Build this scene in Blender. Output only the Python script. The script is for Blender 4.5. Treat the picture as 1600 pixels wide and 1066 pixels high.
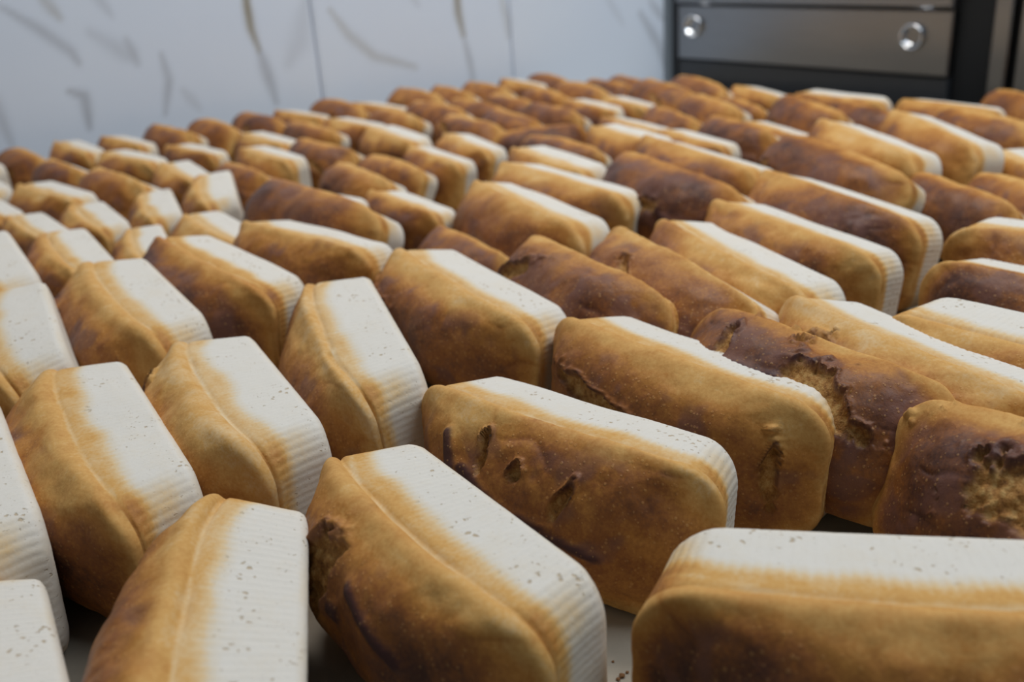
import bpy, math, random
import numpy as np
from mathutils import Matrix, Vector

for o in list(bpy.data.objects):
    bpy.data.objects.remove(o, do_unlink=True)
SC = bpy.context.scene
COL = SC.collection

# ------------------------------------------------------------------ camera
F_PX, PITCH, ROLL = 1550.0, math.radians(22.8), math.radians(-4.0)
LOAF_W = 0.097                      # height of a loaf lying on its side
HH = 0.28                           # camera height above the loaf tops
CAM_Z = HH + LOAF_W
cam_d = bpy.data.cameras.new('camera')
cam = bpy.data.objects.new('camera', cam_d)
COL.objects.link(cam)
cam_d.sensor_width = 36.0
cam_d.lens = 36.0 * F_PX / 1600.0
cam_d.clip_start = 0.01
cam_d.dof.use_dof = True
cam_d.dof.focus_distance = 0.60
cam_d.dof.aperture_fstop = 5.6
CAM_M = Matrix.Rotation(math.pi / 2 - PITCH, 4, 'X') @ Matrix.Rotation(ROLL, 4, 'Z')
cam.matrix_world = Matrix.Translation((0, 0, CAM_Z)) @ CAM_M
SC.camera = cam

# ------------------------------------------------------------------ world, lamps, exposure
world = bpy.data.worlds.new('room_ambient')
SC.world = world
world.use_nodes = True
bgn = world.node_tree.nodes['Background']
bgn.inputs[0].default_value = (0.72, 0.86, 1.0, 1)
bgn.inputs[1].default_value = 0.095
SC.view_settings.view_transform = 'Standard'
SC.view_settings.look = 'None'
SC.view_settings.gamma = 1.0
SC.view_settings.use_curve_mapping = False
SC.view_settings.exposure = 0.17


def area_lamp(name, loc, target, sx, sy, power, col):
    d = bpy.data.lights.new(name, 'AREA')
    d.shape = 'RECTANGLE'
    d.size, d.size_y = sx, sy
    d.energy = power
    d.color = col
    o = bpy.data.objects.new(name, d)
    COL.objects.link(o)
    o.location = loc
    o.rotation_euler = (Vector(target) - Vector(loc)).to_track_quat('-Z', 'Y').to_euler()
    return o


area_lamp('unseen_overhead_lamp', (0.25, 1.55, 2.15), (0.25, 1.5, 0), 1.5, 0.6, 29, (1.0, 0.985, 0.96))
area_lamp('unseen_overhead_lamp', (1.3, 0.4, 2.15), (0.9, 0.8, 0), 1.5, 0.6, 23, (0.80, 0.90, 1.0))  # unseen lamp added to brighten the wall with bluish light


# ------------------------------------------------------------------ helpers
def pix_dir(px, py):
    return CAM_M.to_3x3() @ Vector(((px - 800) / F_PX, -(py - 533) / F_PX, -1))


def pix_plane_z(px, py, z):
    d = pix_dir(px, py)
    k = (z - CAM_Z) / d.z
    return Vector((d.x * k, d.y * k, z))


def link(name, me, parent=None):
    o = bpy.data.objects.new(name, me)
    COL.objects.link(o)
    o.parent = parent
    return o


def empty(name, loc=(0, 0, 0), rz=0.0):
    o = bpy.data.objects.new(name, None)
    o.empty_display_size = 0.05
    COL.objects.link(o)
    o.location = loc
    o.rotation_euler = (0, 0, rz)
    return o


def tag(o, label=None, cat=None, group=None, kind=None):
    if label: o['label'] = label
    if cat: o['category'] = cat
    if group: o['group'] = group
    if kind: o['kind'] = kind
    return o


class MB:
    """collects simple solids, builds one mesh"""
    def __init__(self): self.v, self.f = [], []

    def box(self, x0, x1, y0, y1, z0, z1, b=0.0):
        """box with chamfered edges along y-facing border (front y0)"""
        n = len(self.v)
        if b <= 0:
            self.v += [(x, y, z) for z in (z0, z1) for y in (y0, y1) for x in (x0, x1)]
            self.f += [tuple(n + i for i in q) for q in
                       ((0, 2, 3, 1), (4, 5, 7, 6), (0, 1, 5, 4), (2, 6, 7, 3), (0, 4, 6, 2), (1, 3, 7, 5))]
            return self
        r0 = [(x0 + b, y0, z0 + b), (x1 - b, y0, z0 + b), (x1 - b, y0, z1 - b), (x0 + b, y0, z1 - b)]
        r1 = [(x0, y0 + b, z0), (x1, y0 + b, z0), (x1, y0 + b, z1), (x0, y0 + b, z1)]
        r2 = [(x0, y1, z0), (x1, y1, z0), (x1, y1, z1), (x0, y1, z1)]
        self.v += r0 + r1 + r2
        self.f.append((n, n + 1, n + 2, n + 3))
        for a in (0, 4):
            for i in range(4):
                j = (i + 1) % 4
                self.f.append((n + a + i, n + a + 4 + i, n + a + 4 + j, n + a + j))
        self.f.append((n + 11, n + 10, n + 9, n + 8))
        return self

    def lathe(self, prof, seg=40):
        """profile of (radius, y) turned about the y axis"""
        n = len(self.v)
        for r, y in prof:
            for k in range(seg):
                a = 2 * math.pi * k / seg
                self.v.append((r * math.cos(a), y, r * math.sin(a)))
        for i in range(len(prof) - 1):
            for k in range(seg):
                j = (k + 1) % seg
                self.f.append((n + i * seg + k, n + (i + 1) * seg + k, n + (i + 1) * seg + j, n + i * seg + j))
        return self

    def build(self, name, mat, parent=None, smooth=False):
        me = bpy.data.meshes.new(name)
        me.from_pydata(self.v, [], self.f)
        me.materials.append(mat)
        if smooth:
            me.polygons.foreach_set('use_smooth', [True] * len(me.polygons))
        me.update()
        return link(name, me, parent)


class NT:
    """terse node-tree builder"""
    def __init__(self, name):
        self.m = bpy.data.materials.new(name)
        self.m.use_nodes = True
        self.t = self.m.node_tree
        self.b = self.t.nodes['Principled BSDF']

    def n(self, typ, **kw):
        nd = self.t.nodes.new(typ)
        for k, v in kw.items(): setattr(nd, k, v)
        return nd

    def set(self, sock, v):
        if hasattr(v, 'is_output'): self.t.links.new(v, sock)
        else: sock.default_value = v

    def math(self, op, a, b=0.0, c=None, clamp=False):
        nd = self.n('ShaderNodeMath', operation=op, use_clamp=clamp)
        self.set(nd.inputs[0], a); self.set(nd.inputs[1], b)
        if c is not None: self.set(nd.inputs[2], c)
        return nd.outputs[0]

    def mix(self, f, a, b, mode='MIX'):
        nd = self.n('ShaderNodeMix', data_type='RGBA', blend_type=mode)
        self.set(nd.inputs[0], f); self.set(nd.inputs[6], a); self.set(nd.inputs[7], b)
        return nd.outputs[2]

    def noise(self, vec, scale, detail=3.0, rough=0.55, out=0):
        nd = self.n('ShaderNodeTexNoise')
        self.set(nd.inputs['Vector'], vec)
        nd.inputs['Scale'].default_value = scale
        nd.inputs['Detail'].default_value = detail
        nd.inputs['Roughness'].default_value = rough
        return nd.outputs[out]

    def ramp(self, f, stops, interp='LINEAR'):
        nd = self.n('ShaderNodeValToRGB')
        cr = nd.color_ramp
        cr.interpolation = interp
        while len(cr.elements) < len(stops): cr.elements.new(0.5)
        for e, (p, c) in zip(cr.elements, stops):
            e.position = p
            e.color = (c[0], c[1], c[2], 1) if not isinstance(c, float) else (c, c, c, 1)
        self.set(nd.inputs[0], f)
        return nd.outputs[0]

    def attr(self, name, typ='GEOMETRY', out='Fac'):
        nd = self.n('ShaderNodeAttribute', attribute_type=typ, attribute_name=name)
        return nd.outputs[out]

    def bump(self, h, strength, dist, normal=None):
        nd = self.n('ShaderNodeBump')
        self.set(nd.inputs['Height'], h)
        nd.inputs['Strength'].default_value = strength
        nd.inputs['Distance'].default_value = dist
        if normal is not None: self.t.links.new(normal, nd.inputs['Normal'])
        return nd.outputs[0]

    def pr(self, **kw):
        for k, v in kw.items():
            self.set(self.b.inputs[k.replace('_', ' ')], v)
        return self.m


# ------------------------------------------------------------------ materials
def bread_material():
    t = NT('bread_crust')
    tc = t.n('ShaderNodeTexCoord').outputs['Object']
    seed = t.attr('seed', 'OBJECT')
    tone = t.attr('tone', 'OBJECT')
    off = t.n('ShaderNodeCombineXYZ')
    t.set(off.inputs[0], t.math('MULTIPLY', seed, 7.31))
    t.set(off.inputs[1], t.math('MULTIPLY', seed, 3.77))
    t.set(off.inputs[2], t.math('MULTIPLY', seed, 5.13))
    va = t.n('ShaderNodeVectorMath', operation='ADD')
    t.set(va.inputs[0], tc); t.set(va.inputs[1], off.outputs[0])
    P = va.outputs[0]
    bake = t.attr('bake'); tear = t.attr('tear'); dark = t.attr('dark')
    mid = t.noise(P, 60, 4, 0.65)
    fine = t.noise(P, 420, 2, 0.6)
    big = t.noise(P, 22, 3, 0.55)
    b1 = t.math('MULTIPLY_ADD', t.math('SUBTRACT', mid, 0.5), t.math('MULTIPLY_ADD', bake, 0.48, 0.09), bake)
    b1 = t.math('MULTIPLY_ADD', t.math('SUBTRACT', fine, 0.5), t.math('MULTIPLY_ADD', bake, 0.34, 0.06), b1)
    b1 = t.math('MULTIPLY_ADD', t.math('SUBTRACT', big, 0.5), t.math('MULTIPLY', bake, 0.36), b1)
    b1 = t.math('MULTIPLY_ADD', tone, t.math('MULTIPLY_ADD', bake, 1.0, 0.04), b1, clamp=True)
    col = t.ramp(b1, [(0.0, (0.70, 0.655, 0.585)), (0.10, (0.685, 0.60, 0.475)), (0.22, (0.69, 0.50, 0.275)),
                      (0.36, (0.62, 0.345, 0.105)), (0.52, (0.475, 0.205, 0.043)), (0.70, (0.29, 0.104, 0.025)),
                      (0.86, (0.165, 0.060, 0.024)), (1.0, (0.082, 0.032, 0.021))])
    # darker glazed patches with clear borders, split by lighter seams
    pn = t.noise(P, 27, 2, 0.5)
    pth = t.math('SUBTRACT', pn, t.math('SUBTRACT', 0.575, t.math('MULTIPLY', tone, 0.55)))
    patch = t.math('MULTIPLY', pth, 16.0, clamp=True)
    patch = t.math('MULTIPLY', patch, t.math('MULTIPLY', t.math('SUBTRACT', bake, 0.40), 4.0, clamp=True))
    col = t.mix(t.math('MULTIPLY', patch, 0.62), col, (0.160, 0.070, 0.052, 1))
    ck = t.n('ShaderNodeTexVoronoi', feature='DISTANCE_TO_EDGE')
    wk = t.n('ShaderNodeVectorMath', operation='MULTIPLY_ADD')
    t.set(wk.inputs[0], t.noise(P, 70, 2, 0.5, out=1)); t.set(wk.inputs[1], (0.022,) * 3); t.set(wk.inputs[2], P)
    t.set(ck.inputs['Vector'], wk.outputs[0]); ck.inputs['Scale'].default_value = 85
    crack = t.math('SUBTRACT', 1.0, t.math('MULTIPLY', ck.outputs['Distance'], 14.0), clamp=True)
    cksel = t.math('MULTIPLY', t.math('SUBTRACT', t.noise(P, 30, 2, 0.5), 0.46), 6.0, clamp=True)
    crack = t.math('MULTIPLY', t.math('MULTIPLY', crack, cksel), t.math('MULTIPLY', t.math('SUBTRACT', bake, 0.35), 4.0, clamp=True))
    col = t.mix(t.math('MULTIPLY', crack, 0.13), col, (0.13, 0.05, 0.02, 1))
    # exposed, fibrous crumb in the tears
    cr = t.noise(P, 170, 3, 0.75)
    crumb = t.ramp(cr, [(0.30, (0.17, 0.070, 0.018)), (0.48, (0.42, 0.20, 0.05)), (0.68, (0.62, 0.39, 0.14))])
    col = t.mix(t.math('MULTIPLY', tear, 0.88), col, crumb)
    # scorched lips: brown-violet
    col = t.mix(t.math('MULTIPLY', dark, 0.92), col, (0.052, 0.020, 0.022, 1))
    # open pores on the pale tin-baked faces
    vor = t.n('ShaderNodeTexVoronoi', feature='F1')
    warp = t.n('ShaderNodeVectorMath', operation='MULTIPLY_ADD')
    t.set(warp.inputs[0], t.noise(P, 260, 2, 0.5, out=1)); t.set(warp.inputs[1], (0.0055,) * 3); t.set(warp.inputs[2], P)
    t.set(vor.inputs['Vector'], warp.outputs[0]); vor.inputs['Scale'].default_value = 215
    vor.inputs['Randomness'].default_value = 1.0
    clus = t.noise(P, 34, 2, 0.6)
    rad = t.math('MULTIPLY_ADD', t.math('SUBTRACT', clus, 0.37), 1.25, 0.0, clamp=True)
    sepc = t.n('ShaderNodeSeparateColor'); t.set(sepc.inputs[0], vor.outputs['Color'])
    sel = t.math('GREATER_THAN', sepc.outputs[0], 0.35)
    rad = t.math('MULTIPLY', rad, sel)
    pit = t.math('MULTIPLY', t.math('SUBTRACT', rad, vor.outputs['Distance']), 9.0, clamp=True)
    v2 = t.n('ShaderNodeTexVoronoi', feature='F1'); t.set(v2.inputs['Vector'], warp.outputs[0]); v2.inputs['Scale'].default_value = 400
    sp2 = t.n('ShaderNodeSeparateColor'); t.set(sp2.inputs[0], v2.outputs['Color'])
    r2 = t.math('MULTIPLY', t.math('MULTIPLY_ADD', t.math('SUBTRACT', t.noise(P, 55, 2, 0.6), 0.36), 1.1, 0.0, clamp=True), sp2.outputs[0])
    pit2 = t.math('MULTIPLY', t.math('SUBTRACT', r2, v2.outputs['Distance']), 8.0, clamp=True)
    pit = t.math('MAXIMUM', pit, t.math('MULTIPLY', pit2, 0.75))
    pale = t.math('SUBTRACT', 1.0, t.math('MULTIPLY', bake, 4.0), clamp=True)
    pit = t.math('MULTIPLY', pit, pale)
    col = t.mix(t.math('MULTIPLY', pit, 0.70), col, (0.40, 0.275, 0.13, 1))
    # micro blisters on the baked dome
    bl = t.n('ShaderNodeTexVoronoi', feature='F1'); t.set(bl.inputs['Vector'], P); bl.inputs['Scale'].default_value = 330
    sepb = t.n('ShaderNodeSeparateColor'); t.set(sepb.inputs[0], bl.outputs['Color'])
    blis = t.math('MULTIPLY', t.math('SUBTRACT', t.math('MULTIPLY', sepb.outputs[1], 0.40), bl.outputs['Distance']), 7.0, clamp=True)
    baked = t.math('MULTIPLY', t.math('SUBTRACT', bake, 0.35), 4.0, clamp=True)
    blis = t.math('MULTIPLY', blis, baked)
    col = t.mix(t.math('MULTIPLY', blis, 0.28), col, (0.66, 0.36, 0.12, 1))
    # relief
    hgt = t.math('MULTIPLY_ADD', fine, 0.30, t.math('MULTIPLY', mid, 0.9))
    hgt = t.math('MULTIPLY_ADD', pit, -1.0, hgt)
    hgt = t.math('MULTIPLY_ADD', blis, 0.35, hgt)
    hgt = t.math('MULTIPLY_ADD', t.math('MULTIPLY', cr, tear), 2.6, hgt)
    nrm = t.bump(hgt, 0.55, 0.0011)
    ro = t.math('MULTIPLY_ADD', baked, -0.30, 0.80)
    ro = t.math('MULTIPLY_ADD', tear, 0.25, ro, clamp=True)
    return t.pr(Base_Color=col, Roughness=ro, Normal=nrm, Specular_IOR_Level=0.27)


def plain(name, col, rough, metal=0.0, nscale=0, namp=0.0, bump=0.0, stretch=None):
    t = NT(name)
    c = (*col, 1)
    kw = dict(Roughness=rough, Metallic=metal)
    if nscale:
        tc = t.n('ShaderNodeTexCoord').outputs['Object']
        if stretch:
            mp = t.n('ShaderNodeMapping'); t.set(mp.inputs[0], tc); mp.inputs['Scale'].default_value = stretch
            tc = mp.outputs[0]
        ns = t.noise(tc, nscale, 4, 0.6)
        c = t.mix(ns, tuple(x * (1 - namp) for x in col) + (1,), tuple(min(1, x * (1 + namp)) for x in col) + (1,))
        if bump: kw['Normal'] = t.bump(ns, bump, 0.002)
    return t.pr(Base_Color=c, **kw)


M_BREAD = bread_material()
M_STEEL = plain('brushed_steel', (0.30, 0.305, 0.315), 0.30, 1.0, 9, 0.12, 0.03, (1, 1, 40))
M_STEEL_D = plain('dark_steel', (0.10, 0.105, 0.11), 0.42, 1.0, 9, 0.15)
M_CHROME = plain('polished_chrome', (0.80, 0.81, 0.83), 0.10, 1.0, 30, 0.03)
M_DARK_REFL = plain('dark_reflection_tone', (0.040, 0.043, 0.048), 0.25, 0.0, 20, 0.1)  # dark colour standing in for the reflection low on the steel front
M_BLACK = plain('black_rubber', (0.006, 0.007, 0.008), 0.6, 0.0, 40, 0.2)
M_TABLE = plain('floured_board', (0.36, 0.31, 0.24), 0.65, 0.0, 28, 0.22, 0.15)
M_LEG = plain('painted_leg', (0.30, 0.31, 0.32), 0.4, 0.6, 20, 0.1)
M_FLOOR = plain('floor_tile', (0.33, 0.32, 0.30), 0.5, 0.0, 6, 0.12)
M_GROUT = plain('joint_filler', (0.33, 0.37, 0.43), 0.8, 0.0, 40, 0.1)
M_CRUMB = plain('crumb', (0.20, 0.09, 0.03), 0.85, 0.0, 300, 0.5)


def marble_material():
    t = NT('marble_panel')
    tc = t.n('ShaderNodeTexCoord').outputs['Object']
    vein = t.attr('vein'); gold = t.attr('gold')
    n1 = t.noise(tc, 3.2, 4, 0.6)
    n2 = t.noise(tc, 14, 4, 0.6)
    col = t.mix(n1, (0.72, 0.82, 0.98, 1), (0.79, 0.88, 1.0, 1))
    v = t.math('MULTIPLY', vein, t.math('MULTIPLY_ADD', n2, 0.8, 0.55), clamp=True)
    col = t.mix(v, col, (0.30, 0.325, 0.37, 1))
    g = t.math('MULTIPLY', gold, t.math('MULTIPLY_ADD', n2, 0.8, 0.55), clamp=True)
    col = t.mix(g, col, (0.29, 0.255, 0.17, 1))
    return t.pr(Base_Color=col, Roughness=0.33, Specular_IOR_Level=0.35)


M_MARBLE = marble_material()

# ------------------------------------------------------------------ structure: floor, wall, oven
FLOOR_Z = -0.85
o = MB().box(-4, 5, -3, 6, FLOOR_Z - 0.05, FLOOR_Z).build('floor', M_FLOOR)
tag(o, 'plain grey floor under the bread table', 'floor', kind='structure')

WALL_A = math.radians(26.0)
WT = Vector((math.cos(WALL_A), math.sin(WALL_A)))            # along the wall, towards the oven
WN = Vector((math.sin(WALL_A), -math.cos(WALL_A)))           # out of the wall, into the room
W0 = Vector((-2.95, 6.62)) * HH


def pix_wall(px, py):
    """point of the wall plane seen at a pixel, as (distance along the wall, height)"""
    d = pix_dir(px, py)
    k = (W0.x * WN.x + W0.y * WN.y) / (d.x * WN.x + d.y * WN.y)
    p = Vector((d.x * k, d.y * k))
    return (p - W0).dot(WT), CAM_Z + d.z * k


wall = empty('wall_left', (W0.x, W0.y, 0), WALL_A)
tag(wall, 'white marble-look panelled wall with grey and ochre veins', 'wall', kind='structure')
S_END = pix_wall(1040, 60)[0]
ZB, ZT = -0.30, 1.10
wl_back = MB().box(-1.3, S_END, 0.012, 0.10, FLOOR_Z, 2.2).build('backing', M_GROUT, wall)
joints = [-1.3, pix_wall(492, 60)[0] - 0.62, pix_wall(492, 60)[0], pix_wall(800, 60)[0], S_END]
# veins: poly-lines in photograph pixels lying on the wall plane, (points, half-width in m, strength, golden?)
VEINS = [([(380, -40), (386, 10), (392, 45), (405, 78)], 0.008, 1.0, 1), ([(405, 78), (418, 115), (432, 160)], 0.012, 0.55, 0),
         ([(712, -30), (716, 20), (724, 55)], 0.008, 1.0, 1), ([(724, 55), (735, 100), (742, 140)], 0.007, 0.55, 0),
         ([(0, 10), (60, 45), (110, 80), (124, 100)], 0.010, 0.5, 0), ([(60, -10), (95, 30)], 0.010, 0.45, 1),
         ([(140, -20), (175, 25)], 0.010, 0.3, 0), ([(140, 50), (190, 80), (212, 95)], 0.016, 0.28, 0),
         ([(196, 60), (215, 100)], 0.010, 0.45, 0), ([(108, 143), (132, 150), (136, 172), (140, 200)], 0.010, 0.65, 0),
         ([(252, 85), (264, 125), (258, 180)], 0.008, 0.5, 0), ([(285, 140), (312, 170)], 0.010, 0.28, 0),
         ([(515, 15), (545, 55), (585, 88), (650, 105)], 0.010, 0.42, 1), ([(450, 100), (470, 60), (478, 0)], 0.022, 0.22, 0),
         ([(780, -20), (792, 30), (795, 60)], 0.008, 0.35, 1), ([(945, -10), (975, 40)], 0.008, 0.25, 0),
         ([(1000, 20), (1030, 70), (1045, 120)], 0.012, 0.55, 0), ([(1015, 0), (1036, 30)], 0.010, 0.5, 0),
         ([(-60, 90), (-10, 160), (20, 230)], 0.012, 0.4, 0), ([(620, -40), (655, 10)], 0.008, 0.3, 0)]
rngw = np.random.RandomState(5)


def seg_field(S, Z, golden):
    f = np.zeros_like(S)
    for pts, wd, st, g in VEINS:
        if g != golden: continue
        q = np.array([pix_wall(*p) for p in pts])
        best = np.full(S.shape, 9.0)
        tot = len(q) - 1
        for i in range(tot):
            a, b = q[i], q[i + 1]
            ab = b - a
            tt = np.clip(((S - a[0]) * ab[0] + (Z - a[1]) * ab[1]) / (ab @ ab), 0, 1)
            dd = np.hypot(S - a[0] - tt * ab[0], Z - a[1] - tt * ab[1])
            taper = 0.45 + 0.55 * np.sin(np.pi * np.clip((i + tt) / tot, 0.02, 0.98))
            best = np.minimum(best, dd / (wd * taper))
        f = np.maximum(f, st * np.exp(-best ** 2))
    return f


for i in range(len(joints) - 1):
    s0, s1 = joints[i] + 0.0015, joints[i + 1] - 0.0015
    ns, nz = int((s1 - s0) / 0.006) + 2, int((ZT - ZB) / 0.008) + 2
    s = np.linspace(s0, s1, ns); z = np.linspace(ZB, ZT, nz)
    S, Z = np.meshgrid(s, z)
    Y = np.zeros_like(S)
    Y[0], Y[-1] = 0.003, 0.003
    Y[:, 0] = 0.003; Y[:, -1] = 0.003
    V = np.stack([S, Y, Z], -1).reshape(-1, 3)
    idx = np.arange(ns * nz).reshape(nz, ns)
    Fq = np.stack([idx[:-1, :-1], idx[:-1, 1:], idx[1:, 1:], idx[1:, :-1]], -1).reshape(-1, 4)
    # panel rim reaching back to the wall
    ring = np.concatenate([idx[0], idx[1:, -1], idx[-1, -2::-1], idx[-2:0:-1, 0]])
    back = V[ring].copy(); back[:, 1] = 0.013
    nb = np.arange(len(ring)) + len(V)
    rq = np.stack([ring, nb, np.roll(nb, -1), np.roll(ring, -1)], -1)
    me = bpy.data.meshes.new('marble_panel')
    VV = np.concatenate([V, back]); FF = np.concatenate([Fq, rq])
    me.from_pydata(VV.tolist(), [], FF.tolist())
    me.materials.append(M_MARBLE)
    for nm, g in (('vein', 0), ('gold', 1)):
        a = me.attributes.new(nm, 'FLOAT', 'POINT')
        a.data.foreach_set('value', seg_field(VV[:, 0], VV[:, 2], g).astype(np.float32))
    me.update()
    link('marble_panel', me, wall)

# steel oven standing at right angles to the wall, its front towards the room
OC = W0 + WT * (S_END + 0.012)
OVEN_A = WALL_A - math.radians(78)                                # direction along the oven front, away from the wall
OT = Vector((math.cos(OVEN_A), math.sin(OVEN_A)))
ON = Vector((OT.y, -OT.x))


def pix_oven(px, py):
    d = pix_dir(px, py)
    k = (OC.x * ON.x + OC.y * ON.y) / (d.x * ON.x + d.y * ON.y)
    p = Vector((d.x * k, d.y * k))
    return (p - OC).dot(OT), CAM_Z + d.z * k


oven = empty('deck_oven', (OC.x, OC.y, FLOOR_Z), OVEN_A)      # local x along the front, -y out of the front
tag(oven, 'brushed stainless steel oven front with round chrome pulls behind the loaves', 'oven')


def ox(px, py=70): return pix_oven(px, py)[0]


z0 = -FLOOR_Z
zl = pix_oven(1270, 9)[1] + z0            # underside of the upper lip
MB().box(0.0, 1.9, 0.03, 0.6, 0.0, 2.0).build('carcass', M_STEEL_D, oven)
MB().box(ox(1047), ox(1057), 0.004, 0.05, 0.1, zl + 0.5, 0.002).build('side_trim', M_STEEL_D, oven)
zk = pix_oven(1270, 106)[1] + z0         # lower edge of the steel panel, dark reflection built as a dark band below
MB().box(ox(1061), ox(1486), -0.004, 0.028, zk, zl - 0.003, 0.003).build('front_panel', M_STEEL, oven)
MB().box(ox(1061), ox(1486), 0.000, 0.028, 0.45, zk - 0.002, 0.002).build('lower_reflection_band', M_DARK_REFL, oven)
MB().box(ox(1060), ox(1487), -0.012, 0.028, zl, zl + 0.32, 0.004).build('upper_panel', M_STEEL, oven)
MB().box(ox(1488), ox(1546), 0.016, 0.03, 0.1, 1.8).build('gap_seal', M_BLACK, oven)
MB().box(ox(1550), ox(1578), -0.006, 0.028, 0.1, 1.8, 0.003).build('corner_post', M_STEEL, oven)
MB().box(ox(1579), ox(1590), 0.016, 0.03, 0.1, 1.8).build('gap_seal', M_BLACK, oven)
MB().box(ox(1591), ox(1591) + 0.5, -0.004, 0.028, 0.1, 1.8, 0.003).build('side_panel', M_STEEL, oven)
for px, py, rpx in ((1087, 40, 16.0), (1429, 57, 25.0)):
    s, z = pix_oven(px, py)
    R = 0.0245
    pull = MB().lathe([(R, 0.0), (R, -0.008), (R * 0.95, -0.0105), (R * 0.86, -0.0105), (R * 0.80, -0.0085), (R * 0.70, -0.0035),
                       (R * 0.55, 0.0005), (R * 0.35, 0.003), (R * 0.15, 0.0038), (0.0001, 0.004)]).build('finger_pull', M_CHROME, oven, True)
    pull.location = (s, -0.0045, z + z0)
    pull['label'] = 'round chrome cup pull on the steel front'

# table: long board whose back corner fits between wall and oven
TT = 0.035
table = empty('work_table', (OC.x, OC.y, FLOOR_Z), WALL_A)
tag(table, 'long pale floured work table the bread is laid out on', 'table')
TL, TD = 3.3, 3.0                                            # along the wall (towards the left), along the oven
MB().box(-TL, -0.03, -TD, -0.02, z0 - TT, z0).build('tabletop', M_TABLE, table)
for x in (-TL + 0.12, -0.2):
    for y in (-TD + 0.12, -0.2):
        MB().box(x - 0.03, x + 0.03, y - 0.03, y + 0.03, 0, z0 - TT).build('leg', M_LEG, table)


# ------------------------------------------------------------------ loaf geometry
def hash3(ix, iy, iz, seed):
    h = (ix.astype(np.int64) * 374761393 + iy.astype(np.int64) * 668265263 + iz.astype(np.int64) * 2147483647 + seed * 1274126177) & 0xffffffff
    h = ((h ^ (h >> 13)) * 1274126177) & 0xffffffff
    h = (h ^ (h >> 16)) & 0xffffffff
    return h.astype(np.float64) / 4294967295.0


def vnoise(p, seed):
    i = np.floor(p).astype(np.int64)
    f = p - i
    f = f * f * f * (f * (f * 6 - 15) + 10)
    r = 0
    for dx in (0, 1):
        wx = f[..., 0] if dx else 1 - f[..., 0]
        for dy in (0, 1):
            wy = f[..., 1] if dy else 1 - f[..., 1]
            for dz in (0, 1):
                wz = f[..., 2] if dz else 1 - f[..., 2]
                r = r + wx * wy * wz * hash3(i[..., 0] + dx, i[..., 1] + dy, i[..., 2] + dz, seed)
    return r * 2 - 1


def fbm(p, seed, octv=3, gain=0.5):
    a, s, r = 1.0, 0.0, 0
    for k in range(octv):
        r = r + a * vnoise(p * (2.03 ** k), seed + 17 * k)
        s += a; a *= gain
    return r / s


def sstep(a, b, x):
    t = np.clip((x - a) / (b - a), 0, 1)
    return t * t * (3 - 2 * t)


LA0, LA1 = 0.1075, 0.1215          # half length at the tin's bottom / rim
LB0, LB1 = 0.0455, 0.0490          # half width
PAN_D, DOME_H = 0.055, 0.042       # tin depth and dome height
Y_BACK = 0.0485                     # local y of the tin-bottom face; the dome points to -y


def rect_samples(n):
    """n points round a rounded rectangle: core factors, normals, arc position"""
    r0 = 0.025
    a, b = LA1 - r0, LB1 - r0
    segs = [2 * a, math.pi / 2 * r0, 2 * b, math.pi / 2 * r0] * 2
    per = sum(segs)
    out = []
    dens = [1.0, 1.6, 1.0, 1.6] * 2
    tot = sum(s * d for s, d in zip(segs, dens))
    arc = 0.0
    geo = [((-1, 1), (1, 1), 90, 90), ((1, 1), (1, 1), 90, 0), ((1, 1), (1, -1), 0, 0), ((1, -1), (1, -1), 0, -90),
           ((1, -1), (-1, -1), -90, -90), ((-1, -1), (-1, -1), -90, -180), ((-1, -1), (-1, 1), 180, 180), ((-1, 1), (-1, 1), 180, 90)]
    for k, (sg, d) in enumerate(zip(segs, dens)):
        m = max(3, int(round(n * sg * d / tot)))
        (c0, c1, a0, a1) = geo[k]
        for j in range(m):
            t = j / m
            ang = math.radians(a0 + (a1 - a0) * t)
            out.append((c0[0] + (c1[0] - c0[0]) * t, c0[1] + (c1[1] - c0[1]) * t, math.cos(ang), math.sin(ang), arc + sg * t,
                        1.0 if k % 2 else 0.0))
        arc += sg
    return np.array(out), r0


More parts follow.
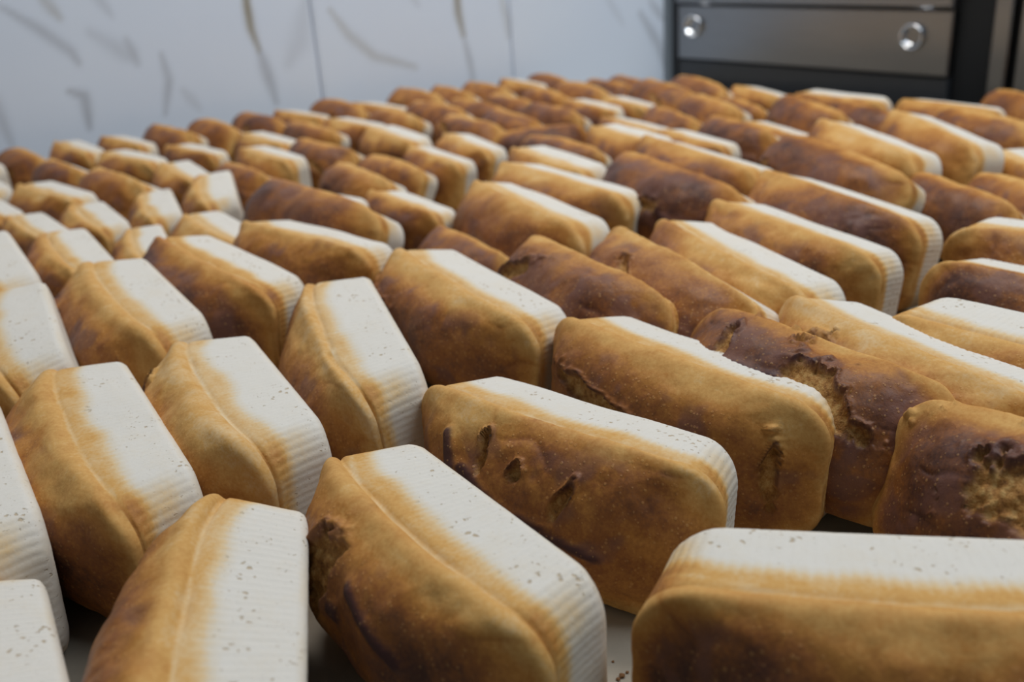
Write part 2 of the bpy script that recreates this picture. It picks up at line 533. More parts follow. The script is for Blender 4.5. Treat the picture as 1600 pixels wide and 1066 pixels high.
def loaf_arrays(seed, nper, npan, ndome, ribs=True, hgt=1.0, tears=(), slash=1.0, bake0=0.0):
    rs = np.random.RandomState(seed)
    R, r0 = rect_samples(nper)
    cx, cw, nx, nw, arc, corner = R.T
    # profile rows: (inset, u, taper position, zone); zone 0 tin bottom, 1 tin side, 2 dome
    rows = [(LB0 * 0.999, 0.0, 0), (LB0 * 0.6, 0.0, 0), (0.016, 0.0, 0), (0.0065, 0.0002, 0), (0.003, 0.0012, 0), (0.0009, 0.0033, 1)]
    for k in range(npan):
        t = k / (npan - 1)
        rows.append((0.0, 0.006 + (PAN_D - 0.006) * t, 1))
    npre = len(rows)
    for k in range(1, ndome + 1):
        ph = k / ndome * math.pi / 2
        rows.append((LB1 * (1 - max(0.0, math.cos(ph)) ** 0.93), PAN_D + DOME_H * math.sin(ph) ** 0.97, 2))
    rows = np.array(rows)
    ins, u, zone = rows.T
    nt, ns = len(rows), len(R)
    tp = np.clip(u / PAN_D, 0, 1)
    A = (LA0 + (LA1 - LA0) * tp)[:, None]; B = (LB0 + (LB1 - LB0) * tp)[:, None]
    I = ins[:, None]
    dome = (zone == 2)[:, None]
    tau = np.clip((u - PAN_D) / DOME_H, 0, 1)[:, None]
    rr = np.where(dome, np.minimum(0.93 * (B - I), r0 + 0.9 * I), np.maximum(0.001, np.minimum(r0 - I * 0.5, B - I)))
    rr = np.maximum(rr, 0.0)
    X = cx * np.maximum(A - I - rr, 0) + rr * nx
    W = cw * np.maximum(B - I - rr, 0) + rr * nw
    W = W * (1 - 0.13 * np.abs(X / LA1) ** 5 * np.clip(u[:, None] / PAN_D, 0, 1.15))
    U = np.repeat(u[:, None], ns, 1)
    sd = seed * 13 + 7
    # dome height varies along the loaf and sags at the ends
    prof = hgt * (1.06 - 0.50 * np.abs(X / LA1) ** 2.4) * (1 + 0.16 * fbm(np.stack([X * 14, 0 * X, 0 * X + seed], -1), sd, 2)) \
        + 0.12 * (W / LB1) * math.sin(seed * 1.7)
    U = np.where(dome, PAN_D + (U - PAN_D) * prof, U)
    endd = 1 - 0.26 * np.abs(X / LA1) ** 3.5 * np.clip(U / PAN_D, 0, 1)
    U0 = U
    U = U * endd
    # whole-loaf irregularity
    P3 = np.stack([X, W, U], -1)
    bowx = 0.0022 * fbm(np.stack([X * 9, W * 9, U * 9], -1), sd + 1, 2)
    # overhang of the dome just above the crease, crease itself, corrugated tin ribs
    tb = np.abs(tau)
    over = np.where(dome, 0.0032 * np.exp(-((tb - 0.22) / 0.20) ** 2), 0)
    cdepth = 0.0026 * slash * (0.55 + 0.75 * np.clip(fbm(np.stack([X * 26, W * 26, 0 * X + seed], -1), sd + 2, 2) + 0.35, 0, 1.2))
    wav = 0.0035 * fbm(np.stack([X * 30, W * 30, 0 * X], -1), sd + 3, 3)
    crease = -cdepth * np.exp(-((U0 + wav - (PAN_D + 0.001)) / 0.0028) ** 2) * (zone > 0)[:, None]
    if ribs:
        per = arc[-1] + 0.001
        nrib = 118
        ph = arc / per * nrib * 2 * math.pi
        rb = np.abs(np.cos(ph / 2)) ** 0.8 - 0.55
        fade = sstep(0.001, 0.010, u)[:, None] * (1 - sstep(PAN_D * 0.78, PAN_D * 0.99, U0)) * (zone > 0)[:, None]
        rib = 0.00042 * rb[None, :] * fade * (1 - dome)
    else:
        rb = np.zeros(ns); rib = np.zeros_like(X)
    # lumps and folds of the risen crust
    lump = np.where(dome, sstep(0, 0.35, tb) * (0.0028 * fbm(P3 * 34, sd + 4, 3) + 0.0045 * fbm(P3 * 15, sd + 40, 2)), 0)
    fold = 1 - np.abs(fbm(P3 * np.array([22, 38, 22]), sd + 5, 2)) * 2.2
    fold = np.clip(fold, 0, 1) ** 3
    fsel = sstep(0.05, 0.45, fbm(P3 * 15, sd + 6, 1))
    lump = lump - np.where(dome, 0.0012 * fold * fsel * sstep(0.15, 0.5, tb), 0)
    small = 0.00035 * fbm(P3 * 150, sd + 8, 2) * np.where(dome, 1.0, 0.35)
    tear = np.zeros_like(X); dark = np.zeros_like(X); td = np.zeros_like(X)
    wob = fbm(P3 * 55, sd + 9, 3); wob2 = fbm(P3 * 160, sd + 19, 2)
    for (tx, tw, ta, tbb, rot, kind) in tears:
        dx, dw = X - tx, W - tw
        c, s_ = math.cos(rot), math.sin(rot)
        e = np.sqrt(((c * dx + s_ * dw) / ta) ** 2 + ((-s_ * dx + c * dw) / tbb) ** 2) * (1 + 0.55 * wob + 0.25 * wob2)
        m = dome & (tb > 0.05)
        if kind == 0:                                  # open tear: hollow with a curled scorched upper lip
            inn = (1 - sstep(0.80, 1.0, e)) * m
            lip = np.exp(-((e - 1.10) / 0.13) ** 2) * m
            up = sstep(-0.25, 0.6, (-s_ * dx + c * dw) / tbb)
            td += -0.0065 * inn * (0.6 + 0.5 * (1 - e.clip(0, 1))) + 0.0030 * lip * up
            tear = np.maximum(tear, inn)
            dark = np.maximum(dark, np.exp(-((e - 1.0) / 0.10) ** 2) * (0.25 + 0.75 * up) * m * (0.5 + 0.9 * np.clip(wob + 0.3, 0, 1)))
            td += 0.0016 * inn * fbm(P3 * 210, sd + 23, 3)
        else:                                          # thin scorched fold
            ln = np.exp(-(((-s_ * dx + c * dw) / tbb + 0.5 * wob) ** 2)) * (1 - sstep(0.7, 1.05, np.abs(c * dx + s_ * dw) / ta)) * m
            td += 0.0030 * ln
            dark = np.maximum(dark, sstep(0.22, 0.75, ln))
    # grid normals for displacement
    def normals(Pt):
        ds = np.roll(Pt, -1, 1) - np.roll(Pt, 1, 1)
        dt = np.gradient(Pt, axis=0)
        n = np.cross(dt, ds)
        l = np.linalg.norm(n, axis=-1, keepdims=True)
        n = n / np.maximum(l, 1e-12)
        n[0] = (0, 0, -1)
        n[-1] = (0, 0, 1)
        return n

    base = np.stack([X, W, U], -1)
    N = normals(base)
    outw = np.stack([nx, nw, 0 * nx], -1)[None].repeat(nt, 0)
    if (N[npre - 3] * outw[npre - 3]).sum() < 0: N = -N; N[0] = (0, 0, -1)
    N[-1] = (0, 0, 1)
    flip = False
    P = base + N * (lump + small + td + crease + rib + over)[..., None] + outw * (bowx * (zone > 0)[:, None] * (1 - sstep(0.3, 0.85, tb)))[..., None]
    N = normals(P)
    if (N[npre - 3] * outw[npre - 3]).sum() < 0: N = -N; flip = True
    N[0] = (0, 0, -1)
    N[-1] = N[-2] * np.array([1, 0, 1.0]); N[-1] /= np.maximum(np.linalg.norm(N[-1], axis=-1, keepdims=True), 1e-9)
    # bake: 0 pale tin face .. 1 scorched
    n1 = fbm(P3 * 40, sd + 10, 3); n2 = fbm(P3 * 14, sd + 11, 2)
    edge = fbm(np.stack([X * 22, W * 22, 0 * X + 3.3], -1), sd + 12, 2)
    ub = U0 / PAN_D + 0.06 * np.abs(X / LA1) ** 4 + 0.42 * np.clip(-X / LA1, 0, 1) ** 5
    pan = 0.32 * sstep(0.60, 0.90, ub + 0.13 * edge + 0.03 * rb[None, :])
    pan = pan + 0.17 * (np.abs(nx * nw) * 2)[None, :] ** 1.5 * sstep(0.1, 0.5, ub) + 0.05 * np.abs(nx)[None, :] ** 2
    pan = pan + 0.10 * (1 - sstep(0.0, 0.10, ub)) * (0.4 + 0.8 * np.clip(n1 + 0.2, 0, 1)) + 0.03 * n1
    pan = pan - 0.10 * np.exp(-((ub - 1.0) / 0.03) ** 2) * slash * np.clip(n1 * 2 + 0.4, 0, 1)
    dm = 0.345 + 0.24 * sstep(0.18, 0.72, tb + 0.22 * n2) + 0.17 * sstep(0.5, 1.0, tb + 0.3 * n2) + 0.12 * n2 + 0.10 * n1
    dm = np.maximum(dm + 0.10 * fold * fsel + bake0, 0.37 + 0.04 * n1)
    bake = np.where(dome, dm, pan)
    bake = np.clip(bake, 0, 1)
    bake[:6] = np.clip(0.06 + 0.05 * n1[:6], 0, 1)
    # to loaf frame: x along, dome towards -y, width up
    co = np.stack([P[..., 0], Y_BACK - P[..., 2], P[..., 1]], -1)
    no = np.stack([N[..., 0], -N[..., 2], N[..., 1]], -1)
    return co, no, bake, tear, np.clip(dark, 0, 1), npre, flip


def grid_mesh(name, co, no, at, flip, cap0):
    nt, ns = co.shape[:2]
    idx = np.arange(nt * ns).reshape(nt, ns)
    nxt = np.roll(idx, -1, 1)
    q = np.stack([idx[:-1], nxt[:-1], nxt[1:], idx[1:]], -1).reshape(-1, 4)
    if flip: q = q[:, ::-1]
    me = bpy.data.meshes.new(name)
    me.vertices.add(nt * ns)
    me.vertices.foreach_set('co', co.reshape(-1).astype(np.float32))
    nq = len(q)
    me.loops.add(nq * 4)
    me.loops.foreach_set('vertex_index', q.reshape(-1).astype(np.int32))
    me.polygons.add(nq)
    me.polygons.foreach_set('loop_start', np.arange(0, nq * 4, 4, dtype=np.int32))
    me.polygons.foreach_set('use_smooth', np.ones(nq, dtype=bool))
    me.update(calc_edges=True)
    me.validate()
    for k, v in at.items():
        a = me.attributes.new(k, 'FLOAT', 'POINT')
        a.data.foreach_set('value', v.reshape(-1).astype(np.float32))
    if len(me.vertices) == nt * ns:
        me.normals_split_custom_set_from_vertices(no.reshape(-1, 3).tolist())
    me.materials.append(M_BREAD)
    return me


def make_loaf_meshes(seed, nper, npan, ndome, **kw):
    co, no, bake, tear, dark, npre, flip = loaf_arrays(seed, nper, npan, ndome, **kw)
    # the quads above run (s, s+1, t+1): outside when normals() needed the flip
    at = dict(bake=bake, tear=tear, dark=dark)
    cut = npre
    m1 = grid_mesh('pan_crust', co[:cut], no[:cut], {k: v[:cut] for k, v in at.items()}, not flip, True)
    m2 = grid_mesh('top_crust', co[cut - 1:], no[cut - 1:], {k: v[cut - 1:] for k, v in at.items()}, not flip, False)
    return dict(pan=m1, top=m2, pts=co.reshape(-1, 3))


# ------------------------------------------------------------------ loaves measured from the photograph
# (ax, ay, bx, by): far and near end of the upper tin-bottom edge, in photograph pixels; mode: which end is exact
# roll > 0 dips the dome (shows more pale face), roll < 0 lifts the dome (hides it)
HERO = []


def H(ax, ay, bx, by, label, mode='AB', roll=0.0, tone=0.0, tears=(), z=0.0, k=None, gy=1.0, **kw):
    HERO.append(dict(px=(ax, ay, bx, by), label=label, mode=mode, roll=roll, tone=tone, tears=tears, z=z, k=k, gy=gy, kw=kw))


T0 = 0
# front rows
H(1052, 824, 1660, 846, 'large loaf cut off by the bottom right corner, ribbed pale face on top', 'A', 1, 0.10,
  [(0.0, -0.006, 0.038, 0.011, 0.0, 0), (0.015, 0.010, 0.025, 0.004, -0.15, 1), (-0.075, 0.016, 0.006, 0.005, 0.3, 1)])
H(625, 683, 928, 912, 'front centre loaf with rough torn patch on its left end and dark scorched fold', 'AB', -1, 0.05,
  [(-0.034, 0.018, 0.024, 0.017, 0.9, 0), (0.030, 0.020, 0.034, 0.0048, -0.30, 1), (-0.008, 0.010, 0.008, 0.006, 0, 1)])
H(467, 778, 457, 1100, 'loaf seen end-on at the bottom edge, wide pitted pale face, left of front centre loaf', 'A', -13, 0.0, [], slash=1.0)
H(78, 882, 130, 1085, 'pale-faced loaf cut off in the bottom left corner', 'A', -10, -0.03, k=0.9)
H(-40, 520, 79, 822, 'loaf cut by the left edge, just above the one in the bottom left corner', 'B', -3, -0.02)
H(185, 548, 312, 745, 'loaf with flat pale face and dark brown end, second from left edge in front', 'AB', -1, 0.05, [], slash=0.6)
H(392, 515, 525, 672, 'golden loaf with curved pale face directly behind the end-on loaf at the bottom', 'AB', -1, -0.10,
  [(-0.066, 0.022, 0.016, 0.011, 0.8, 0), (-0.03, 0.010, 0.018, 0.005, -0.6, 1)])
H(560, 420, 657, 592, 'golden loaf showing wide pale face and shaded ribbed end, left of centre', 'AB', 5, -0.06, [], slash=1.4)
H(745, 577, 1147, 695, 'loaf right of the front centre with round blisters and two violet scorched folds', 'AB', -8, 0.0,
  [(-0.056, 0.024, 0.014, 0.0050, -1.05, 1), (-0.024, 0.008, 0.028, 0.0045, -0.40, 1), (-0.031, 0.031, 0.004, 0.011, 0.1, 0), (-0.002, 0.024, 0.007, 0.006, 0.2, 0), (0.036, 0.018, 0.006, 0.013, -0.5, 0), (0.035, -0.004, 0.036, 0.0035, -0.15, 1)])
H(965, 484, 1342, 612, 'long loaf behind the scorched-fold loaf, ragged dark crack low on its front', 'AB', -8, 0.07,
  [(-0.03, 0.012, 0.040, 0.010, -0.22, 0), (0.05, -0.014, 0.018, 0.005, 0.1, 1), (0.10, 0.0, 0.004, 0.022, 0.0, 0)])
H(1432, 588, 1640, 640, 'dark crusted loaf at the right edge with a big rough burst on its front', 'A', -26, 0.16,
  [(0.012, 0.010, 0.075, 0.022, -0.10, 0), (0.02, -0.022, 0.05, 0.010, -0.1, 0)])
H(1096, 450, 1458, 571, 'brown loaf with violet crust and deep tear, tucked behind the long ragged-crack loaf', 'AB', -30, 0.14,
  [(0.035, 0.014, 0.042, 0.015, -0.35, 0), (-0.055, 0.022, 0.006, 0.016, 0.2, 0), (-0.02, 0.012, 0.03, 0.004, 0.1, 1)], gy=0.82)
H(1290, 458, 1640, 602, 'light golden loaf with thin pale strip reaching the right edge at mid-height', 'A', -9, -0.10,
  [(-0.02, 0.022, 0.034, 0.010, -0.3, 0)])
H(1440, 456, 1680, 508, 'loaf with broad ribbed white face at the right edge, above the light golden one', 'A', 5, -0.02)
H(55, 432, 91, 554, 'loaf with large smooth white face touching the left edge', 'AB', 9, -0.04)
H(28, 385, 62, 434, 'loaf behind the large white-faced one at the left edge', 'B', 4, -0.04)
# second ranks
H(130, 352, 182, 408, 'stubby golden loaf with mottled crust, third back along the left side', 'A', 0, 0.02, k=0.85, tears= [(-0.06, 0.0, 0.02, 0.015, 0.3, 0)])
H(235, 390, 350, 495, 'loaf with bright white face and knobbly end behind the flat pale-faced front loaf', 'AB', 0, 0.03,
  [(-0.060, 0.014, 0.024, 0.012, 0.6, 0), (-0.075, 0.026, 0.012, 0.005, 0.3, 1), (-0.03, 0.006, 0.014, 0.005, 0.5, 1)])
H(325, 357, 492, 432, 'very dark brown loaf with white strip, left of the wide-faced golden loaf', 'AB', -6, 0.20)
H(455, 338, 637, 380, 'loaf with bright strip and pale right end, behind the very dark brown loaf', 'AB', -8, -0.03)
H(685, 381, 880, 485, 'centre loaf with long white strip and torn hollow at its lower left', 'AB', -6, 0.0,
  [(-0.048, 0.010, 0.028, 0.014, -0.3, 0), (-0.08, 0.020, 0.014, 0.010, 0.2, 0)])
H(820, 357, 1038, 458, 'all-brown lumpy loaf with small pale end, centre of the picture', 'AB', -32, 0.06,
  [(-0.055, 0.012, 0.024, 0.009, 0.5, 0), (0.03, 0.0, 0.02, 0.006, 0.0, 1)], gy=0.88)
H(945, 343, 1160, 465, 'golden brown loaf with a dark slit, right of the all-brown lumpy loaf', 'AB', -32, -0.04,
  [(-0.01, 0.016, 0.026, 0.007, -0.5, 0)], gy=0.88)
H(1085, 344, 1310, 455, 'loaf with long narrow white strip right of the golden loaf with the dark slit', 'AB', -7, 0.0)
H(1160, 318, 1402, 400, 'neat loaf with straight cream strip and square end, right of centre', 'AB', -9, 0.03)
H(1250, 275, 1484, 352, 'tall loaf with dark blotch and thin strip above a black gap, right of centre', 'AB', -12, 0.10,
  [(-0.07, 0.006, 0.026, 0.013, 0.0, 0), (0.055, -0.002, 0.018, 0.012, -0.4, 1)])
H(1505, 398, 1680, 428, 'dark loaf with ribbed cream strip at the right edge above the broad ribbed white face', 'A', -6, 0.08)
H(1522, 337, 1690, 352, 'small-looking loaf with cream ribbed top at the right edge, upper one of two', 'A', 0, -0.02)
# mid distance
H(85, 325, 150, 365, 'blurred loaf with white patch near the left edge, fourth row back', 'A', 0, -0.02)
H(75, 284, 155, 308, 'blurred loaf with pale slanting top near the left edge, fifth row back', 'A', 0, -0.03)
H(182, 309, 230, 345, 'blurred loaf with white oval face left of the square-faced blurred loaf', 'AB', 2, 0.0)
H(290, 291, 312, 331, 'blurred loaf turned end-on with square white face, left background', 'AB', 6, -0.04)
H(262, 347, 281, 384, 'small loaf with pinkish-white face behind the knobbly-ended loaf', 'AB', 5, 0.0)
H(340, 328, 396, 358, 'small pale-topped loaf just behind the very dark brown loaf', 'A', 0, -0.03)
H(380, 268, 393, 312, 'blurred end-on loaf with tall white face, left of the long brown blurred loaf', 'AB', 6, -0.02)
H(290, 248, 331, 274, 'blurred loaf with slanting white top left of the tall white-faced one', 'AB', 2, 0.0)
H(195, 233, 249, 245, 'blurred loaf with flat whitish top, far left background', 'A', 0, 0.02)
H(400, 257, 555, 303, 'long brown blurred loaf lying behind the bright-strip loaf, left background', 'AB', -30, 0.05)
H(400, 304, 556, 327, 'blurred tan loaf with pale end peeking out behind the bright-strip loaf', 'B', -4, -0.04)
H(410, 226, 492, 250, 'blurred loaf with white strip and pale end in the left background', 'A', 0, 0.0)
H(530, 250, 655, 294, 'blurred tan loaf without white face, left of the short white-topped mid loaf', 'A', -30, -0.02)
H(635, 300, 760, 347, 'brown loaf with short white top and tall pale end, behind the centre loaf', 'A', -6, 0.08)
H(755, 277, 907, 347, 'loaf with curved white strip and pale end behind the all-brown lumpy loaf', 'AB', -8, 0.0)
H(835, 262, 1025, 317, 'loaf with crisp white strip, dark spot and rounded white end, centre background', 'AB', -9, 0.0,
  [(0.07, 0.012, 0.006, 0.004, 0.0, 1)])
H(805, 233, 913, 270, 'loaf with pale top partly hidden behind the crisp white-strip loaf', 'AB', 2, -0.06)
H(962, 238, 1165, 308, 'dark reddish-brown loaf without pale strip, right of the crisp white-strip loaf', 'AB', -30, 0.14)
H(1042, 221, 1226, 277, 'loaf with cream top and small white end behind the dark reddish-brown loaf', 'AB', -12, 0.04)
H(1200, 204, 1392, 268, 'brown loaf with rough burst end, right background', 'AB', -32, 0.10, [(-0.06, -0.01, 0.03, 0.012, 0.0, 0)])
H(1357, 190, 1534, 256, 'blurred loaf with brilliant long white strip in the right background', 'AB', -9, -0.06)
H(1432, 180, 1568, 238, 'blurred golden loaf with white strip, second one from right in the background', 'AB', -11, -0.02)
H(1580, 229, 1720, 280, 'loaf of which only a white corner shows at the right edge, background', 'A', 4, -0.02)
H(1385, 258, 1590, 330, 'brown rough-torn loaf lying above the tall loaf with dark blotch, right', 'A', -32, 0.06, [(-0.03, 0.0, 0.04, 0.014, -0.2, 0)])
H(1478, 266, 1680, 318, 'brown loaf with tiny black spot at the right edge, background', 'A', -32, 0.02, [(-0.05, 0.012, 0.006, 0.005, 0, 1)])
H(665, 226, 748, 254, 'small blurred loaf with thin cream top, middle background', 'A', -6, 0.0)
H(725, 208, 798, 238, 'small blurred loaf with cream top right of the thin-cream one', 'A', -5, -0.04)
H(622, 194, 708, 221, 'small blurred loaf with bright white top and pale end, middle background', 'A', 2, 0.0)
H(805, 206, 912, 226, 'blurred brown loaf behind the pale-topped half-hidden loaf', 'A', -30, 0.05)
H(958, 191, 1052, 215, 'blurred loaf with broad white top left of the cream-topped one, middle background', 'A', 3, 0.04)
H(150, 262, 232, 290, 'blurred golden-brown loaf without white face, left background', 'A', -28, 0.0)
H(1283, 141, 1388, 152, 'farthest loaf with a long flat white top in front of the dark steel front', 'A', 5, 0.0)
H(1395, 155, 1470, 164, 'far brown loaf with short white top right of the farthest flat white one', 'A', -3, 0.08)
H(1482, 160, 1600, 178, 'far brown loaf at the right edge under the black gap of the oven', 'A', -28, 0.06)

rng = random.Random(11)
MESH_N = [0]
placed = []                         # (cx, cy, yaw, half length, half depth)
LOW = []                            # shared lower-resolution loaves
KE = dict(ta=0)
for k in range(22):
    rs = random.Random(300 + k)
    trs = []
    if rs.random() < 0.65:
        trs.append((rs.uniform(-0.07, 0.06), rs.uniform(-0.02, 0.012), rs.uniform(0.012, 0.035), rs.uniform(0.006, 0.013), rs.uniform(-0.5, 0.5), 0))
    if rs.random() < 0.4:
        trs.append((rs.uniform(-0.07, 0.07), rs.uniform(-0.02, 0.02), rs.uniform(0.010, 0.022), 0.003, rs.uniform(-0.6, 0.6), 1))
    LOW.append(make_loaf_meshes(300 + k, 190, 12, 18, ribs=False, hgt=rs.uniform(0.85, 1.15), tears=trs, slash=rs.uniform(0.5, 1.6), bake0=rs.uniform(-0.06, 0.08)))


def put_loaf(meshes, x, y, yaw, roll, zoff, scale, tone, seed, label, group=None):
    root = empty('bread_loaf', (x, y, zoff), yaw)
    tag(root, label, 'bread loaf', group)
    c, s = math.cos(roll), math.sin(roll)
    zz = (meshes['pts'][:, 1] * s + meshes['pts'][:, 2] * c)
    for k in ('pan', 'top'):
        o = link('pan_crust' if k == 'pan' else 'top_crust', meshes[k], root)
        o.rotation_euler = (roll, 0, 0)
        o.scale = scale
        o.location = (0, 0, -zz.min() * scale[2])
        o['seed'] = float(seed)
        o['tone'] = float(tone)
    return root


def edge_offset(meshes, roll, scale, px, py, yaw):
    """cross-section point (local y, z) that forms the loaf's upper outline seen along the pixel's ray"""
    c, s = math.cos(roll), math.sin(roll)
    p = meshes['pts']
    zmin = (p[:, 1] * s + p[:, 2] * c).min()
    m = p[np.abs(p[:, 0]) < 0.03]
    y = m[:, 1] * c - m[:, 2] * s
    z = m[:, 1] * s + m[:, 2] * c - zmin
    d = pix_dir(px, py)
    e = math.atan2(-d.z, math.hypot(d.x, d.y))
    ny = -math.sin(yaw) * d.x / math.hypot(d.x, d.y) + math.cos(yaw) * d.y / math.hypot(d.x, d.y)
    if roll > -0.26:                    # the pale face shows: the outline is the tin-bottom edge itself
        by, bz = Y_BACK - 0.002, LB0 - 0.001
        return (by * c - bz * s) * scale[1], (by * s + bz * c - zmin) * scale[2]
    k = np.argmax(z * math.cos(e) + y * ny * math.sin(e))
    return y[k] * scale[1], z[k] * scale[2]


for i, h in enumerate(HERO):
    ax, ay, bx, by = h['px']
    near = i < 28
    if near:
        ms = make_loaf_meshes(40 + i, 480, 26, 40, ribs=True, hgt=rng.uniform(0.9, 1.1), tears=h['tears'], **({'slash': rng.uniform(0.7, 1.4)} | h['kw']))
    elif h['tears']:
        ms = make_loaf_meshes(40 + i, 220, 14, 20, ribs=False, hgt=rng.uniform(0.9, 1.1), tears=h['tears'])
    else:
        ms = LOW[i % len(LOW)]
    roll = math.radians(h['roll'])
    L0 = 2 * LA0
    k0 = h['k'] or (1.0 if near else 0.76) * rng.uniform(0.97, 1.03)
    scale = [k0, k0 * h['gy'], k0]
    ez = 0.095
    for it in range(4):
        pa, pb = pix_plane_z(ax, ay, ez), pix_plane_z(bx, by, ez)
        d = (pb - pa); ln = d.length; d.normalize()
        yaw = math.atan2(d.y, d.x)
        if h['mode'] == 'AB':
            k = min(1.12, max(0.90 if near else 0.68, ln / L0))
            g = min(1.0, max(k, 0.70)) if not near else 1.0
            scale = [k, g * h['gy'], g]
        ey, ez = edge_offset(ms, roll, scale, (ax + bx) / 2, (ay + by) / 2, yaw)
    if h['mode'] == 'AB': mid = (pa + pb) / 2
    else: mid = pa + d * (L0 * scale[0] / 2) if h['mode'] == 'A' else pb - d * (L0 * scale[0] / 2)
    nrm = Vector((-math.sin(yaw), math.cos(yaw)))
    h.update(ms=ms, rollr=roll, scale=scale, yaw=yaw, x=mid.x - nrm.x * ey, y=mid.y - nrm.y * ey, ln=ln)


def corners(x, y, yaw, hl, hd):
    c, s = math.cos(yaw), math.sin(yaw)
    return [(x + c * a * hl - s * b * hd, y + s * a * hl + c * b * hd) for a, b in ((-1, -1), (1, -1), (1, 1), (-1, 1))]


def overlap(A, B):
    """separating-axis penetration of two oriented boxes (x, y, yaw, hl, hd); returns (depth, axis) or None"""
    dx, dy = B[0] - A[0], B[1] - A[1]
    if dx * dx + dy * dy > 0.09: return None
    best = (9, None)
    for (yaw) in (A[2], A[2] + math.pi / 2, B[2], B[2] + math.pi / 2):
        ux, uy = math.cos(yaw), math.sin(yaw)
        ra = A[3] * abs(math.cos(A[2] - yaw)) + A[4] * abs(math.sin(A[2] - yaw))
        rb = B[3] * abs(math.cos(B[2] - yaw)) + B[4] * abs(math.sin(B[2] - yaw))
        dist = dx * ux + dy * uy
        pen = ra + rb - abs(dist)
        if pen <= 0: return None
        if pen < best[0]: best = (pen, (ux * (1 if dist > 0 else -1), uy * (1 if dist > 0 else -1)))
    return best


# push measured loaves apart where their rounded footprints would meet
HD = 0.0430
boxes = [[h['x'], h['y'], h['yaw'], 0.114 * h['scale'][0], HD * max(h['scale'][1], 0.98 if -0.6 < h['rollr'] < -0.4 and h['scale'][0] > 0.85 else 0)] for h in HERO]
orig = [b[:2] for b in boxes]
cap = [0.005 if i < 16 else 0.012 if i < 28 else 0.045 for i in range(len(boxes))]
cap[10] = cap[11] = cap[12] = 0.016
for it in range(80):
    for i in range(len(boxes)):
        for j in range(i + 1, len(boxes)):
            r = overlap(boxes[i], boxes[j])
            if r:
                pen, (ux, uy) = r
                wi = cap[i] / (cap[i] + cap[j])
                for q, w in ((i, -wi), (j, 1 - wi)):
                    boxes[q][0] += ux * pen * w * 0.5; boxes[q][1] += uy * pen * w * 0.5
    for q, b in enumerate(boxes):
        dx, dy = b[0] - orig[q][0], b[1] - orig[q][1]
        dl = math.hypot(dx, dy)
        if dl > cap[q]:
            b[0], b[1] = orig[q][0] + dx * cap[q] / dl, orig[q][1] + dy * cap[q] / dl
drop = set()
for i in range(len(boxes)):
    for j in range(i + 1, len(boxes)):
        if i in drop or j in drop or j < 28: continue
        r = overlap(boxes[i], boxes[j])
        if r and r[0] > 0.024: drop.add(j)
print('DROPPED', [(j, HERO[j]['label'][:40]) for j in sorted(drop)])
DEBUG = []
for i, (h, b) in enumerate(zip(HERO, boxes)):
    if i in drop: continue
    DEBUG.append((i, round(h['ln'], 3), round(math.degrees(h['yaw'])), round(math.hypot(b[0] - orig[i][0], b[1] - orig[i][1]), 3)))
    root = put_loaf(h['ms'], b[0], b[1], h['yaw'], h['rollr'], h['z'], h['scale'], h['tone'], 1 + i * 0.37, h['label'],
                    'loaves laid out on the table')
    placed.append(b)
print('HERO', DEBUG)

# ------------------------------------------------------------------ remaining loaves: fill the table up to wall and oven
def project(x, y, z):
    v = CAM_M.to_3x3().transposed() @ Vector((x, y, z - CAM_Z))
    return 800 + F_PX * v.x / -v.z, 533 - F_PX * v.y / -v.z


# outline of the laid-out bread against wall and oven: the table is bare behind it
SIL = np.array([(-300, 275), (0, 228), (60, 220), (130, 208), (190, 203), (240, 195), (300, 184), (365, 175), (420, 168), (470, 158),
                (520, 153), (580, 147), (660, 137), (760, 129), (830, 124), (880, 120), (960, 124), (1060, 127), (1130, 131),
                (1210, 132), (1300, 140), (1440, 155), (1520, 145), (1600, 134), (1800, 128)], float)


def fill_yaw(x, y):
    return math.radians(-60 - 22 * max(-0.45, min(1.0, x / 0.75)))


def fill_k(x, y):
    return 0.72 + 0.20 * max(0.0, min(1.0, (x - 0.25) / 0.4))


def ok_spot(b, boxes_):
    lim = 0.545 * b[1] + 0.17
    if not (-lim < b[0] < lim and 0.62 < b[1] < 2.6): return False
    for cx_, cy_ in corners(*b[:5]):
        if (cx_ - W0.x) * WN.x + (cy_ - W0.y) * WN.y < 0.012: return False
        if (cx_ - OC.x) * ON.x + (cy_ - OC.y) * ON.y < 0.020: return False
        px, py = project(cx_, cy_, 0.092 * b[5])
        if py < np.interp(px, SIL[:, 0], SIL[:, 1]) - 3: return False
    for q in boxes_:
        if overlap([b[0], b[1], b[2], b[3] * 0.985, b[4] * 0.985], q): return False
    return True


def run_fill(off, dens):
    cur, new = list(placed), []
    rr = random.Random(77)
    ax = math.radians(-62)
    ux, uy = math.cos(ax), math.sin(ax)              # along the loaves
    vx, vy = -uy, ux                                 # along the rows
    for j in range(-2, 17):
        a = -2.6 + off + j * 0.180
        for i in range(-70, 130):
            t = i * 0.02
            x, y = ux * a + vx * t, uy * a + vy * t
            kf = fill_k(x, y) * rr.uniform(0.95, 1.05)
            b = [x, y, fill_yaw(x, y) + rr.uniform(-0.07, 0.07), 0.1175 * kf, HD * kf, kf]
            if ok_spot(b, cur): cur.append(b); new.append(b)
    return new


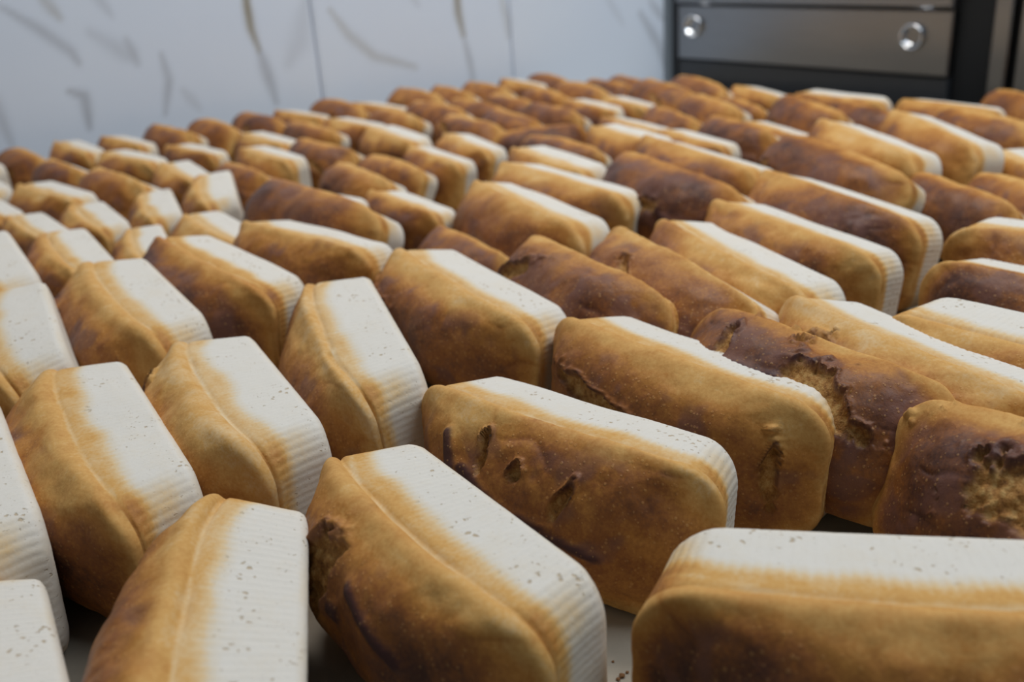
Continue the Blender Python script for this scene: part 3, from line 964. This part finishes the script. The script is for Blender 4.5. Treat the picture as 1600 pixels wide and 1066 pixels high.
best = max((run_fill(o * 0.02, 0) for o in range(9)), key=len)
placed += best
cand = list(best)
rr = random.Random(5)
for jit, kk in ((0.0, 1), (0.15, 1), (-0.15, 1), (0.35, 1), (-0.35, 1), (0.0, 0.86), (0.5, 0.86), (-0.5, 0.86), (1.2, 0.9)):
    for yi in range(95):
        for xi in range(130):
            x, y = -1.25 + xi * 0.02, 0.62 + yi * 0.02
            kf = max(0.64, kk * fill_k(x, y) * rr.uniform(0.93, 1.03))
            b = [x, y, fill_yaw(x, y) + jit + rr.uniform(-0.04, 0.04), 0.1175 * kf, HD * kf, kf]
            if ok_spot(b, placed): placed.append(b); cand.append(b)


ORD = ['leftmost', 'second from left', 'third from left', 'fourth from left', 'fifth from left', 'sixth from left', 'seventh from left',
       'eighth from left', 'ninth from left', 'tenth from left', 'eleventh from left', 'twelfth from left', 'thirteenth from left',
       'fourteenth from left', 'fifteenth from left', 'sixteenth from left', 'seventeenth from left', 'eighteenth from left']
jobs = []
for b in cand:
    px, py = project(b[0], b[1], 0.09)
    back = np.interp(px, SIL[:, 0], SIL[:, 1])
    if px < -70 or px > 1670: place, grp = 'just past the picture edge', 'loaves past the picture edge'
    elif py > 420: place, grp = 'half hidden between front loaves', 'half-hidden loaves'
    elif px < 430: place, grp = ('on the far edge' if py < back + 32 else 'in rows') + ' by the left wall', 'far loaves by the wall, left'
    elif px < 800: place, grp = ('on the far edge' if py < back + 32 else 'in rows') + ' below the panel joints', 'far loaves by the wall, middle'
    elif px < 1180: place, grp = ('on the far edge' if py < back + 32 else 'in rows') + ' near the wall corner', 'far loaves near the corner'
    else: place, grp = 'in rows before the oven', 'far loaves before the oven'
    r = rng.random()
    pale = r < (0.5 if px < 450 else 0.25)
    roll = rng.uniform(-6, 2) if pale else rng.uniform(-38, -26)
    jobs.append((px, b, roll, ('white-topped' if pale else 'all-brown') + ' loaves ' + place, grp))
seen = {}
nf = 0
for px, b, roll, what, grp in sorted(jobs, key=lambda q: q[0]):
    n = seen.get(what, 0); seen[what] = n + 1
    tot = sum(1 for q in jobs if q[3] == what)
    lab = (ORD[n] + ' of the small ' + what) if tot > 1 else 'the one small ' + what.replace(' loaves ', ' loaf ')
    put_loaf(LOW[rng.randrange(len(LOW))], b[0], b[1], b[2], math.radians(roll), 0.0,
             (b[5] * rng.uniform(0.97, 1.02), b[5], b[5] * rng.uniform(0.95, 1.04)), rng.uniform(-0.04, 0.13), 50 + nf * 0.61, lab, grp)
    nf += 1
print('FILL', nf)

# ------------------------------------------------------------------ crumbs on the board
def crumb(x, y, r, k):
    rs = np.random.RandomState(k)
    import bmesh
    bm = bmesh.new()
    bmesh.ops.create_icosphere(bm, subdivisions=2, radius=r)
    for v in bm.verts:
        v.co *= 0.75 + 0.5 * rs.rand()
        v.co.z *= 0.6
    me = bpy.data.meshes.new('bread_crumb')
    bm.to_mesh(me); bm.free()
    me.materials.append(M_CRUMB)
    o = link('bread_crumb', me)
    zmin = min(v.co.z for v in me.vertices)
    o.location = (x, y, -zmin)
    return o


for k, (px, py, r) in enumerate(((972, 1058, 0.0016), (966, 1063, 0.0012), (980, 1052, 0.0010), (958, 1035, 0.0008))):
    p = pix_plane_z(px, py, 0.0)
    tag(crumb(p.x, p.y, r, k), ('largest', 'lowest', 'right-hand', 'topmost')[k] + ' dark crumb on the board left of the bottom right loaf', 'crumb', 'crumbs on the board')
